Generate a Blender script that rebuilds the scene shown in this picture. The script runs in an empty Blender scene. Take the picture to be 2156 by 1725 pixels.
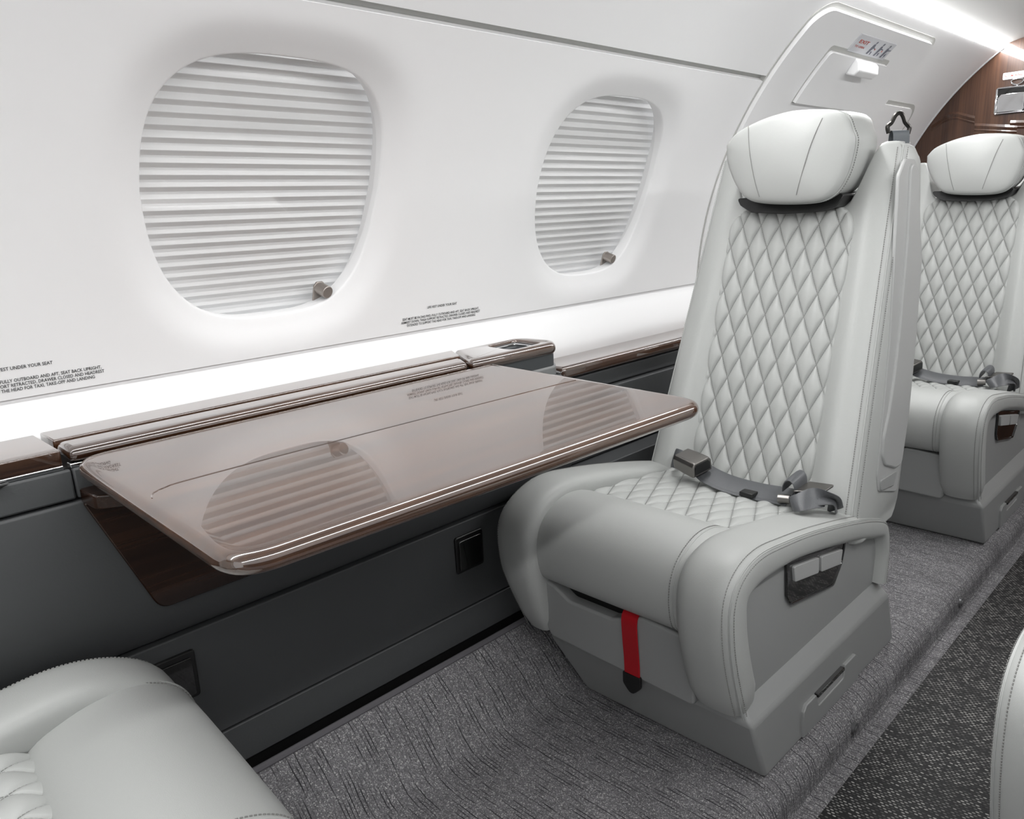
import bpy, math, random
import numpy as np
from mathutils import Vector, Matrix
random.seed(4)
SC = bpy.context.scene
COL = SC.collection
PI = math.pi

# ------------------------------------------------------------------ materials
def nmat(name):
    m = bpy.data.materials.new(name); m.use_nodes = True
    nt = m.node_tree
    b = nt.nodes['Principled BSDF']
    return m, nt, b
def setp(b, **k):
    for kk, v in k.items():
        b.inputs[kk.replace('_', ' ')].default_value = v
def plain(name, col, rough=.5, metal=0., coat=0., ior=1.5, bump=None, spec=.5):
    m, nt, b = nmat(name)
    setp(b, Base_Color=(*col, 1), Roughness=rough, Metallic=metal, IOR=ior, Coat_Weight=coat)
    b.inputs['Specular IOR Level'].default_value = spec
    b.inputs['Coat Roughness'].default_value = .03
    if bump:
        sc, st, dist = bump
        tc = nt.nodes.new('ShaderNodeTexCoord'); n = nt.nodes.new('ShaderNodeTexNoise')
        n.inputs['Scale'].default_value = sc; n.inputs['Detail'].default_value = 4
        bp = nt.nodes.new('ShaderNodeBump'); bp.inputs['Strength'].default_value = st; bp.inputs['Distance'].default_value = dist
        nt.links.new(tc.outputs['Object'], n.inputs['Vector']); nt.links.new(n.outputs['Fac'], bp.inputs['Height'])
        nt.links.new(bp.outputs['Normal'], b.inputs['Normal'])
    return m
def leather(name, col, rough=.42):
    m, nt, b = nmat(name)
    setp(b, Base_Color=(*col, 1), Roughness=rough)
    b.inputs['Specular IOR Level'].default_value = .45
    tc = nt.nodes.new('ShaderNodeTexCoord')
    v = nt.nodes.new('ShaderNodeTexVoronoi'); v.inputs['Scale'].default_value = 900
    n = nt.nodes.new('ShaderNodeTexNoise'); n.inputs['Scale'].default_value = 60; n.inputs['Detail'].default_value = 3
    mx = nt.nodes.new('ShaderNodeMath'); mx.operation = 'MULTIPLY_ADD'; mx.inputs[1].default_value = .5
    bp = nt.nodes.new('ShaderNodeBump'); bp.inputs['Strength'].default_value = .12; bp.inputs['Distance'].default_value = .0012
    nt.links.new(tc.outputs['Object'], v.inputs['Vector']); nt.links.new(tc.outputs['Object'], n.inputs['Vector'])
    nt.links.new(v.outputs['Distance'], mx.inputs[0]); nt.links.new(n.outputs['Fac'], mx.inputs[2])
    nt.links.new(mx.outputs[0], bp.inputs['Height']); nt.links.new(bp.outputs['Normal'], b.inputs['Normal'])
    return m
def wood(name, c1, c2, axis, rough=.25, coat=1., ior=1.7, scale=1., cior=2.1):
    m, nt, b = nmat(name)
    tc = nt.nodes.new('ShaderNodeTexCoord'); mp = nt.nodes.new('ShaderNodeMapping')
    s = [260 * scale] * 3; s[axis] = 5 * scale
    mp.inputs['Scale'].default_value = s
    n = nt.nodes.new('ShaderNodeTexNoise'); n.inputs['Scale'].default_value = 1; n.inputs['Detail'].default_value = 5; n.inputs['Roughness'].default_value = .65
    mp2 = nt.nodes.new('ShaderNodeMapping'); s2 = [26 * scale] * 3; s2[axis] = 1.2 * scale; mp2.inputs['Scale'].default_value = s2
    n2 = nt.nodes.new('ShaderNodeTexNoise'); n2.inputs['Scale'].default_value = 1; n2.inputs['Detail'].default_value = 3
    ad = nt.nodes.new('ShaderNodeMath'); ad.operation = 'ADD'
    cr = nt.nodes.new('ShaderNodeValToRGB')
    cr.color_ramp.elements[0].position = .38; cr.color_ramp.elements[0].color = (*c1, 1)
    cr.color_ramp.elements[1].position = .64; cr.color_ramp.elements[1].color = (*c2, 1)
    hf = nt.nodes.new('ShaderNodeMath'); hf.operation = 'MULTIPLY'; hf.inputs[1].default_value = .5
    L = nt.links.new
    L(tc.outputs['Object'], mp.inputs['Vector']); L(mp.outputs[0], n.inputs['Vector'])
    L(tc.outputs['Object'], mp2.inputs['Vector']); L(mp2.outputs[0], n2.inputs['Vector'])
    L(n.outputs['Fac'], ad.inputs[0]); L(n2.outputs['Fac'], ad.inputs[1]); L(ad.outputs[0], hf.inputs[0])
    L(hf.outputs[0], cr.inputs['Fac']); L(cr.outputs['Color'], b.inputs['Base Color'])
    setp(b, Roughness=rough, IOR=1.5, Coat_Weight=coat)
    b.inputs['Coat Roughness'].default_value = .02; b.inputs['Coat IOR'].default_value = cior
    b.inputs['Specular IOR Level'].default_value = .4
    return m
def emis(name, col, st):
    m, nt, b = nmat(name)
    setp(b, Base_Color=(.8, .8, .8, 1)); b.inputs['Emission Color'].default_value = (*col, 1); b.inputs['Emission Strength'].default_value = st
    return m
def carpet_mat():
    m, nt, b = nmat('ribbed_carpet'); L = nt.links.new; N = nt.nodes.new
    uv = N('ShaderNodeUVMap')
    def noise(scale, det=2, vec=None, rough=.5):
        n = N('ShaderNodeTexNoise'); n.inputs['Scale'].default_value = scale; n.inputs['Detail'].default_value = det
        n.inputs['Roughness'].default_value = rough; L(vec or uv.outputs[0], n.inputs['Vector']); return n
    mp = N('ShaderNodeMapping'); mp.inputs['Scale'].default_value = (40, 14, 1); L(uv.outputs[0], mp.inputs['Vector'])
    warp = noise(1, 2, mp.outputs[0])
    sep = N('ShaderNodeSeparateXYZ'); L(uv.outputs[0], sep.inputs[0])
    w1 = N('ShaderNodeMath'); w1.operation = 'MULTIPLY_ADD'; w1.inputs[1].default_value = .007
    L(warp.outputs['Fac'], w1.inputs[0]); L(sep.outputs[0], w1.inputs[2])
    w2 = N('ShaderNodeMath'); w2.operation = 'MULTIPLY'; w2.inputs[1].default_value = 2 * PI / .0062; L(w1.outputs[0], w2.inputs[0])
    sn = N('ShaderNodeMath'); sn.operation = 'SINE'; L(w2.outputs[0], sn.inputs[0])
    # broken dark gaps along the ribs
    mp2 = N('ShaderNodeMapping'); mp2.inputs['Scale'].default_value = (130, 15, 1); L(uv.outputs[0], mp2.inputs['Vector'])
    brk = noise(1, 2, mp2.outputs[0])
    r1 = N('ShaderNodeMapRange'); r1.inputs[1].default_value = -.45; r1.inputs[2].default_value = -.9; r1.inputs[3].default_value = 0; r1.inputs[4].default_value = 1; L(sn.outputs[0], r1.inputs[0])
    r2 = N('ShaderNodeMapRange'); r2.inputs[1].default_value = .45; r2.inputs[2].default_value = .62; L(brk.outputs['Fac'], r2.inputs[0])
    gap = N('ShaderNodeMath'); gap.operation = 'MULTIPLY'; L(r1.outputs[0], gap.inputs[0]); L(r2.outputs[0], gap.inputs[1])
    vo = N('ShaderNodeTexVoronoi'); vo.inputs['Scale'].default_value = 680; L(uv.outputs[0], vo.inputs['Vector'])
    cr = N('ShaderNodeValToRGB'); L(vo.outputs['Color'], cr.inputs['Fac'])
    e = cr.color_ramp.elements
    e[0].position = .0; e[0].color = (.11, .107, .113, 1); e[1].position = .70; e[1].color = (.27, .265, .275, 1)
    x = e.new(.93); x.color = (.66, .65, .64, 1)
    big = noise(7, 3); bm = N('ShaderNodeMapRange'); bm.inputs[1].default_value = .3; bm.inputs[2].default_value = .7; bm.inputs[3].default_value = .86; bm.inputs[4].default_value = 1.12; L(big.outputs['Fac'], bm.inputs[0])
    mu = N('ShaderNodeMixRGB'); mu.blend_type = 'MULTIPLY'; mu.inputs[0].default_value = 1; L(cr.outputs[0], mu.inputs[1]); L(bm.outputs[0], mu.inputs[2])
    mi = N('ShaderNodeMixRGB'); mi.inputs[2].default_value = (.045, .044, .048, 1); L(gap.outputs[0], mi.inputs[0]); L(mu.outputs[0], mi.inputs[1])
    L(mi.outputs[0], b.inputs['Base Color']); setp(b, Roughness=.95); b.inputs['Specular IOR Level'].default_value = .1
    hs = N('ShaderNodeMath'); hs.operation = 'MULTIPLY_ADD'; hs.inputs[1].default_value = -1.2; L(gap.outputs[0], hs.inputs[0]); L(vo.outputs['Distance'], hs.inputs[2])
    bp = N('ShaderNodeBump'); bp.inputs['Strength'].default_value = .5; bp.inputs['Distance'].default_value = .0025
    L(hs.outputs[0], bp.inputs['Height']); L(bp.outputs[0], b.inputs['Normal'])
    return m
def weave_mat():
    m, nt, b = nmat('woven_vinyl'); L = nt.links.new; N = nt.nodes.new
    tc = N('ShaderNodeTexCoord'); sp = N('ShaderNodeSeparateXYZ'); L(tc.outputs['Object'], sp.inputs[0])
    def ma(op, a, bb=None, c=None):
        n = N('ShaderNodeMath'); n.operation = op
        for k, v in enumerate((a, bb, c)):
            if v is None: continue
            if isinstance(v, (int, float)): n.inputs[k].default_value = v
            else: L(v, n.inputs[k])
        return n.outputs[0]
    row = ma('FLOOR', ma('DIVIDE', sp.outputs[0], .0050)); fv = ma('FRACT', ma('DIVIDE', sp.outputs[0], .0050))
    uu = ma('MULTIPLY_ADD', row, .5, ma('DIVIDE', sp.outputs[1], .0078)); cell = ma('FLOOR', uu); fu = ma('FRACT', uu)
    wn = N('ShaderNodeTexWhiteNoise'); wn.noise_dimensions = '2D'; cb = N('ShaderNodeCombineXYZ'); L(row, cb.inputs[0]); L(cell, cb.inputs[1]); L(cb.outputs[0], wn.inputs['Vector'])
    du_ = ma('ABSOLUTE', ma('SUBTRACT', fu, .5)); dv_ = ma('ABSOLUTE', ma('SUBTRACT', fv, .5))
    e = ma('ADD', ma('POWER', ma('DIVIDE', du_, .40), 2), ma('POWER', ma('DIVIDE', dv_, .34), 2))
    spot = N('ShaderNodeMapRange'); spot.inputs[1].default_value = 1.0; spot.inputs[2].default_value = .35; L(e, spot.inputs[0])
    n2 = N('ShaderNodeTexNoise'); n2.inputs['Scale'].default_value = 22; n2.inputs['Detail'].default_value = 4; L(tc.outputs['Object'], n2.inputs['Vector'])
    r2 = N('ShaderNodeMapRange'); r2.inputs[1].default_value = .35; r2.inputs[2].default_value = .62; r2.inputs[3].default_value = .35; L(n2.outputs['Fac'], r2.inputs[0])
    br = ma('MULTIPLY', ma('MULTIPLY', ma('POWER', wn.outputs[0], 1.6), spot.outputs[0]), r2.outputs[0])
    cr = N('ShaderNodeValToRGB'); L(br, cr.inputs['Fac'])
    cr.color_ramp.elements[0].color = (.011, .011, .012, 1); cr.color_ramp.elements[1].color = (.44, .43, .41, 1); cr.color_ramp.elements[1].position = .7
    L(cr.outputs[0], b.inputs['Base Color']); setp(b, Roughness=.6)
    bp = N('ShaderNodeBump'); bp.inputs['Strength'].default_value = .4; bp.inputs['Distance'].default_value = .0012; L(spot.outputs[0], bp.inputs['Height'])
    L(bp.outputs[0], b.inputs['Normal'])
    return m
def pane_mat():
    m = bpy.data.materials.new('clear_pane'); m.use_nodes = True; nt = m.node_tree; nt.nodes.clear()
    o = nt.nodes.new('ShaderNodeOutputMaterial'); mx = nt.nodes.new('ShaderNodeMixShader'); t = nt.nodes.new('ShaderNodeBsdfTransparent'); g = nt.nodes.new('ShaderNodeBsdfGlossy')
    t.inputs[0].default_value = (.97, .97, .97, 1); g.inputs['Roughness'].default_value = .02
    f = nt.nodes.new('ShaderNodeLayerWeight'); pw = nt.nodes.new('ShaderNodeMath'); pw.operation = 'POWER'; pw.inputs[1].default_value = 5
    ml = nt.nodes.new('ShaderNodeMath'); ml.operation = 'MULTIPLY_ADD'; ml.inputs[1].default_value = .5; ml.inputs[2].default_value = .015
    nt.links.new(f.outputs['Facing'], pw.inputs[0]); nt.links.new(pw.outputs[0], ml.inputs[0])
    nt.links.new(ml.outputs[0], mx.inputs[0]); nt.links.new(t.outputs[0], mx.inputs[1]); nt.links.new(g.outputs[0], mx.inputs[2]); nt.links.new(mx.outputs[0], o.inputs[0])
    return m
M = {}
M['leather'] = leather('pale_grey_leather', (.43, .44, .428))
M['thread'] = plain('pale_thread', (.24, .24, .23), .7)
M['thread_pale'] = plain('quilting_thread', (.31, .315, .305), .7)
M['shell'] = plain('painted_grey_shell', (.31, .316, .312), .38, bump=(700, .08, .0006))
M['shell2'] = plain('painted_silver_panel', (.40, .405, .40), .42, bump=(500, .1, .0008))
M['liner'] = plain('white_liner', (.91, .91, .915), .5, bump=(9, .15, .004))
M['slot'] = plain('grey_rubber_slot', (.50, .50, .48), .6)
M['blind'] = plain('pleated_white_fabric', (.89, .89, .89), .7)
M['darkwall'] = plain('charcoal_leather_panel', (.060, .063, .065), .5, bump=(350, .15, .0012))
M['black'] = plain('black_plastic', (.008, .008, .008), .35)
M['blackgloss'] = plain('black_gloss', (.006, .006, .006), .08, coat=1)
M['wood'] = wood('dark_lacquered_veneer', (.026, .010, .005), (.105, .046, .021), 0)
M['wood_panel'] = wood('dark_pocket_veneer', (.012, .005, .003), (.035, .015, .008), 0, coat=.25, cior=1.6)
M['wood_bulk'] = wood('brown_bulkhead_veneer', (.032, .012, .006), (.088, .039, .020), 2, rough=.32, coat=.6, cior=1.5)
M['chrome'] = plain('polished_metal', (.82, .82, .83), .08, 1.)
M['gunmetal'] = plain('gunmetal', (.22, .21, .20), .32, 1.)
M['latch'] = plain('brushed_bronze_metal', (.42, .38, .35), .38, 1.)
M['belt'] = plain('grey_webbing', (.09, .094, .10), .32, bump=(900, .3, .001))
M['dark_metal'] = plain('dark_metal', (.06, .057, .054), .3, 1.)
M['belt_pale'] = plain('grey_blue_webbing', (.085, .095, .105), .5, bump=(900, .3, .001))
M['red'] = plain('red_ribbon', (.42, .005, .012), .42)
M['carpet'] = carpet_mat()
M['binding'] = plain('carpet_binding', (.13, .125, .135), .9, bump=(800, .4, .001))
M['weave'] = weave_mat()
M['pane'] = pane_mat()
M['ceiling'] = plain('grey_headliner', (.50, .50, .49), .7, bump=(300, .2, .001))
M['led'] = emis('cove_light', (1, 1, 1), 52)
M['ink'] = plain('black_ink', (.02, .02, .02), .6)
M['redink'] = plain('red_ink', (.55, .06, .03), .6)
M['greyink'] = plain('grey_ink', (.17, .18, .22), .6)
M['placard'] = plain('white_placard', (.66, .67, .70), .45)
M['cup'] = plain('dark_grey_cup', (.06, .065, .07), .35)
M['trimline'] = plain('grey_edge_trim', (.55, .55, .57), .3)

# ------------------------------------------------------------------ mesh helpers
def mk(name, verts, faces, mat, parent=None, org=(0, 0, 0), smooth=True, bevel=None, sharp=38, mats=None, midx=None, sub=0, uvs=None):
    me = bpy.data.meshes.new(name)
    me.from_pydata([(v[0] - org[0], v[1] - org[1], v[2] - org[2]) for v in verts], [], faces)
    for mm in (mats or [mat]): me.materials.append(mm)
    if midx is not None: me.polygons.foreach_set('material_index', midx)
    if uvs is not None:
        ul = me.uv_layers.new(name='UVMap')
        for lp in me.loops: ul.data[lp.index].uv = uvs[lp.vertex_index]
    me.validate(); me.update()
    import bmesh
    bm = bmesh.new(); bm.from_mesh(me); bmesh.ops.recalc_face_normals(bm, faces=bm.faces); bm.to_mesh(me); bm.free()
    if smooth:
        me.polygons.foreach_set('use_smooth', [True] * len(me.polygons))
        me.set_sharp_from_angle(angle=math.radians(sharp))
    o = bpy.data.objects.new(name, me); COL.objects.link(o)
    if parent is not None: o.parent = parent
    if bevel:
        b = o.modifiers.new('bevel', 'BEVEL'); b.width = bevel[0]; b.segments = bevel[1]; b.limit_method = 'ANGLE'; b.angle_limit = math.radians(bevel[2] if len(bevel) > 2 else 35); b.harden_normals = False
        me.polygons.foreach_set('use_smooth', [True] * len(me.polygons))
    if sub:
        s = o.modifiers.new('sub', 'SUBSURF'); s.levels = s.render_levels = sub
    return o
def empty(name, loc, label=None, cat=None, group=None, kind=None):
    o = bpy.data.objects.new(name, None); COL.objects.link(o); o.location = loc; o.empty_display_size = .05
    tag(o, label, cat, group, kind); return o
def tag(o, label=None, cat=None, group=None, kind=None):
    if label: o['label'] = label
    if cat: o['category'] = cat
    if group: o['group'] = group
    if kind: o['kind'] = kind
    return o
def join(*vf):
    V, F = [], []
    for v, f in vf:
        n = len(V); V += list(v); F += [tuple(i + n for i in ff) for ff in f]
    return V, F
def box(x0, x1, y0, y1, z0, z1):
    v = [(x0, y0, z0), (x1, y0, z0), (x1, y1, z0), (x0, y1, z0), (x0, y0, z1), (x1, y0, z1), (x1, y1, z1), (x0, y1, z1)]
    return v, [(0, 3, 2, 1), (4, 5, 6, 7), (0, 1, 5, 4), (1, 2, 6, 5), (2, 3, 7, 6), (3, 0, 4, 7)]
def loft(secs, closed=True, cap=True, loop=False):
    n = len(secs[0]); V = [p for s in secs for p in s]; F = []
    m = len(secs)
    for i in range(m if loop else m - 1):
        a = i * n; b = ((i + 1) % m) * n
        for j in range(n if closed else n - 1):
            k = (j + 1) % n
            F.append((a + j, a + k, b + k, b + j))
    if cap and closed and not loop:
        F.append(tuple(range(n))[::-1]); F.append(tuple(range((m - 1) * n, m * n)))
    return V, F
def prism(poly, fn, d0, d1):
    """poly of 2-D points; fn(u, v, d) -> 3-D; solid between depths d0 and d1"""
    return loft([[fn(u, v, d0) for u, v in poly], [fn(u, v, d1) for u, v in poly]])
def roundpoly(pts, r, seg=5):
    out = []; n = len(pts)
    rr = r if isinstance(r, (list, tuple)) else [r] * n
    for i in range(n):
        p0 = Vector(pts[i - 1]); p1 = Vector(pts[i]); p2 = Vector(pts[(i + 1) % n])
        a = (p0 - p1); b = (p2 - p1); la = a.length; lb = b.length; a.normalize(); b.normalize()
        ang = a.angle(b); t = min(rr[i] / math.tan(ang / 2), la * .48, lb * .48) if rr[i] > 0 else 0
        if t < 1e-6: out.append(tuple(p1)); continue
        q0 = p1 + a * t; q1 = p1 + b * t
        for s in range(seg + 1):
            u = s / seg
            out.append(tuple((1 - u) ** 2 * q0 + 2 * u * (1 - u) * p1 + u * u * q1))
    return out
def catmull(P, n):
    P = [Vector(p) for p in P]; Q = [2 * P[0] - P[1]] + P + [2 * P[-1] - P[-2]]
    dense = []
    for i in range(1, len(Q) - 2):
        p0, p1, p2, p3 = Q[i - 1:i + 3]
        for s in range(16):
            t = s / 16
            dense.append(.5 * ((2 * p1) + (-p0 + p2) * t + (2 * p0 - 5 * p1 + 4 * p2 - p3) * t * t + (-p0 + 3 * p1 - 3 * p2 + p3) * t ** 3))
    dense.append(P[-1])
    L = [0]
    for a, b in zip(dense, dense[1:]): L.append(L[-1] + (b - a).length)
    out = []; j = 0
    for i in range(n):
        d = L[-1] * i / (n - 1)
        while j < len(L) - 2 and L[j + 1] < d: j += 1
        t = (d - L[j]) / max(1e-9, L[j + 1] - L[j]); out.append(dense[j].lerp(dense[j + 1], t))
    return out
def tube(path, r, seg=8, closed=False, rfn=None):
    P = [Vector(p) for p in path]; n = len(P); secs = []
    up = None
    for i in range(n):
        t = (P[(i + 1) % n if closed else min(i + 1, n - 1)] - P[(i - 1) % n if closed else max(i - 1, 0)])
        if t.length < 1e-9: t = Vector((1, 0, 0))
        t.normalize()
        if up is None: up = t.orthogonal().normalized()
        up = (up - t * up.dot(t)); up = up.normalized() if up.length > 1e-6 else t.orthogonal().normalized()
        s = t.cross(up); rad = rfn(i / (n - 1)) if rfn else r
        secs.append([tuple(P[i] + up * math.cos(2 * PI * k / seg) * rad + s * math.sin(2 * PI * k / seg) * rad) for k in range(seg)])
    return loft(secs, True, not closed, closed)
def dashes(path, nrm, pitch=.0042, ln=.0026, w=.0011, h=.0008, lift=0.):
    """little thread boxes along a polyline, nrm(i) gives the outward normal there"""
    P = [Vector(p) for p in path]; V, F = [], []
    L = [0]
    for a, b in zip(P, P[1:]): L.append(L[-1] + (b - a).length)
    d = pitch / 2; j = 0
    while d < L[-1] - ln / 2:
        while j < len(L) - 2 and L[j + 1] < d: j += 1
        t = (d - L[j]) / max(1e-9, L[j + 1] - L[j]); c = P[j].lerp(P[j + 1], t); tg = (P[j + 1] - P[j]).normalized()
        nn = Vector(nrm(j, t)) if callable(nrm) else Vector(nrm); nn = (nn - tg * nn.dot(tg)).normalized(); s = tg.cross(nn)
        c = c + nn * lift; b0 = len(V)
        for zz in (-.0006, h):
            for a, bb in ((-1, -1), (1, -1), (1, 1), (-1, 1)):
                V.append(tuple(c + tg * a * ln / 2 + s * bb * w / 2 + nn * zz))
        F += [(b0 + 4, b0 + 5, b0 + 6, b0 + 7)] + [(b0 + i, b0 + (i + 1) % 4, b0 + 4 + (i + 1) % 4, b0 + 4 + i) for i in range(4)]
        d += pitch
    return V, F
def smooth01(t):
    t = max(0., min(1., t)); return t * t * (3 - 2 * t)
def lerp(a, b, t): return a + (b - a) * t
def children(o): return [c for c in bpy.data.objects if c.parent == o]
def copy_tree(o, parent=None, skip=()):
    c = o.copy(); COL.objects.link(c)
    if parent is not None: c.parent = parent
    for ch in children(o):
        if ch.name.split('.')[0] in skip: continue
        copy_tree(ch, c, skip)
    return c

# ================================================================== THE SEAT (built where the near right-hand seat stands)
ORG = (1.2, .695, 0.)
YC = .695
def quilt(surf, nrm, u0, u1, v0, v1, n, du, dv, h, inside, edge=.006):
    """puffed diamond grid laid out on the stitch lattice itself; surf(u,v) base point, nrm(u,v) outward normal, inside(v)->(ua,ub) limits"""
    V, F, MI = [], [], []
    su, sv = du / n, dv / n
    i0, i1 = math.floor(u0 / su), math.ceil(u1 / su); j0, j1 = math.floor(v0 / sv), math.ceil(v1 / sv)
    NI = i1 - i0 + 1; flag = []
    for j in range(j0, j1 + 1):
        v = max(v0, min(v1, j * sv)); ua, ub = inside(v)
        for i in range(i0, i1 + 1):
            u = max(ua, min(ub, i * su)); flag.append(-1 if i * su < ua else 1 if i * su > ub else 0)
            a = abs(math.sin(PI * (u / du + v / dv))); b = abs(math.sin(PI * (u / du - v / dv)))
            d = h * (a * b) ** .40
            e = min(u - ua, ub - u, v - v0, v1 - v); k = smooth01(e / .010); d = d * (.25 + .75 * k) - edge * (1 - smooth01(e / .006))
            V.append(tuple(Vector(surf(u, v)) + Vector(nrm(u, v)) * d))
    for j in range(j0, j1):
        for i in range(i0, i1):
            a = (j - j0) * NI + (i - i0); b, c, d = a + 1, a + NI + 1, a + NI
            fl = [flag[q] for q in (a, b, c, d)]
            if min(fl) == 1 or max(fl) == -1: continue
            tri = ((a, b, d), (b, c, d)) if (i + j + 1) % n == 0 else ((a, b, c), (a, c, d))
            F += tri; MI += [0, 0]
    # thread along both diagonal families
    W = v1 - v0
    for sgn in (1, -1):
        k0 = math.floor(min(u0 / du, u1 / du) - max(abs(v0), abs(v1)) / dv) - 1; k1 = math.ceil(u1 / du + max(abs(v0), abs(v1)) / dv) + 1
        for k in range(k0, k1 + 1):
            pts = []; N = 60
            for q in range(N + 1):
                v = lerp(v0 + .004, v1 - .004, q / N); u = du * (k - sgn * v / dv); ua, ub = inside(v)
                if ua + .003 < u < ub - .003: pts.append((u, v))
            if len(pts) < 3: continue
            path = [tuple(Vector(surf(*p)) + Vector(nrm(*p)) * .0007) for p in pts]
            n0 = nrm(*pts[len(pts) // 2])
            dvv, dff = dashes(path, n0, .0040, .0026, .0009, .0006)
            b = len(V); V += dvv; F += [tuple(i + b for i in f) for f in dff]; MI += [1] * len(dff)
    return V, F, MI

def make_seat():
    root = empty('passenger_seat', ORG)
    P = dict(parent=root, org=ORG)
    Lm = M['leather']
    # ---- base
    bt = [(.958, .461), (1.484, .461), (1.484, .812), (.958, .812)]
    md = [(.915, .464), (1.448, .464), (1.448, .862), (.915, .862)]
    tp = [(.926, .490), (1.440, .490), (1.440, .846), (.926, .846)]
    secs = [[(x, y, .0015) for x, y in bt], [(x, y, .112) for x, y in md], [(x, y, .142) for x, y in tp]]
    base = mk('base', *loft(secs), M['shell'], bevel=(.006, 3, 20), **P)
    for x, y in ((.972, .476), (.972, .80), (1.46, .476)):
        mk('foot', *box(x, x + .022, y, y + .014, 0, .006), M['black'], **P)
    # drawer in the base side
    pl = roundpoly([(1.078, .002), (1.082, .050), (1.092, .060), (1.128, .060), (1.136, .034), (1.236, .036), (1.243, .060), (1.288, .060), (1.297, .052), (1.301, .002)], [0, .004, .004, .002, .006, .006, .002, .004, .004, 0], 3)
    dr = mk('base_drawer', *prism(pl, lambda u, v, d: (u - .34 * v * .4, d + .0, v + .004), .466, .4572), M['shell'], bevel=(.0015, 2), **P)
    hb = roundpoly([(1.128, .038), (1.128, .058), (1.232, .058), (1.232, .038)], .003, 2)
    mk('handle', *join(prism([(1.131, .053), (1.131, .060), (1.236, .060), (1.236, .053)], lambda u, v, d: (u - .13 * v, d, v + .004), .464, .4555)), M['blackgloss'], parent=dr, org=ORG, bevel=(.001, 2))
    mk('handle_plate', *prism(hb, lambda u, v, d: (u - .13 * v + .002, d, v - .002), .464, .459), M['shell2'], parent=dr, org=ORG, bevel=(.001, 2))
    # ---- seat pan behind the bolsters
    mk('seat_pan', *box(.935, 1.43, .50, .885, .125, .325), M['shell'], bevel=(.01, 2), **P)
    # ---- drawer front below the thigh support
    poly = [(.548, .232), (.640, .238), (.668, .226), (.700, .214), (.790, .214), (.822, .232), (.845, .238), (.884, .238), (.862, .175), (.838, .128), (.548, .118)]
    poly = roundpoly(poly, [.012, .02, .02, .02, .02, .02, .01, .010, .02, .012, .012], 4)
    dfr = mk('drawer', *prism(poly, lambda y, z, d: (d + .06 * (.235 - z), y, z), .888, .925), M['shell'], bevel=(.006, 3), **P)
    mk('drawer_cavity', *box(.912, .932, .655, .835, .205, .242), M['black'], parent=dfr, org=ORG)
    st = []
    pth = catmull([(.935, .236), (.912, .2405), (.894, .238), (.886, .226), (.888, .19), (.892, .15), (.893, .122)], 26)
    for p in pth: st.append([(p[0], .646, p[1]), (p[0], .676, p[1]), (p[0] - .0022, .675, p[1] + .001), (p[0] - .0022, .647, p[1] + .001)])
    strap = mk('pull_strap', *loft(st), M['red'], parent=dfr, org=ORG)
    strap['label'] = 'red ribbon pull strap'
    tb = roundpoly([(.644, .128), (.678, .128), (.678, .108), (.661, .090), (.644, .108)], [0, 0, .008, .015, .008], 4)
    mk('strap_end', *prism(tb, lambda y, z, d: (d, y, z), .8895, .896), M['black'], parent=strap, org=ORG, bevel=(.001, 2))
    # ---- thigh support roll
    prof = [(.915, .238), (.893, .239), (.878, .250), (.870, .272), (.867, .300), (.871, .328), (.884, .350), (.906, .366), (.935, .3765), (.965, .378), (.995, .372), (1.03, .356), (1.04, .33), (1.0, .29), (.95, .25)]
    cl = catmull(prof + [prof[0]], 49)[:-1]
    cx = sum(p[0] for p in cl) / len(cl); cz = sum(p[1] for p in cl) / len(cl)
    secs = []
    for y, s in ((.552, .93), (.5535, .965), (.557, .985), (.565, .9965), (.58, 1.), (.64, 1.006), (.72, 1.008), (.80, 1.004), (.845, .995), (.862, .98), (.870, .955), (.873, .92)):
        sh = 0
        secs.append([(cx + (p[0] - cx) * s, y - (max(0, .24 - p[1]) * .3 if y > .8 else 0), cz + (p[1] - cz) * s) for p in cl])
    th = mk('thigh_support', *loft(secs), Lm, sharp=60, **P)
    for y, sg in ((.576, 1.003), (.848, .999)):
        path = [(cx + (p[0] - cx) * sg, y, cz + (p[1] - cz) * sg) for p in catmull(prof[1:12], 60)]
        mk('stitching', *join(dashes(path, lambda j, t: (path[j][0] - cx, 0, path[j][2] - cz))), M['thread'], parent=th, org=ORG)
        mk('seam', *tube([(cx + (p[0] - cx) * .999, y - .006 * (1 if y < .7 else -1), cz + (p[2] - cz) * .999) for p in path], .0012, 6), Lm, parent=th, org=ORG)
    # ---- side bolsters
    bp = [(.890, .130), (.868, .19), (.852, .245), (.845, .29), (.8455, .325), (.856, .352), (.876, .371), (.906, .383), (.945, .386), (1.0, .379), (1.114, .360), (1.266, .327), (1.375, .296), (1.422, .273), (1.440, .245), (1.446, .20), (1.440, .140)]
    C = catmull(bp, 72)
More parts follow.
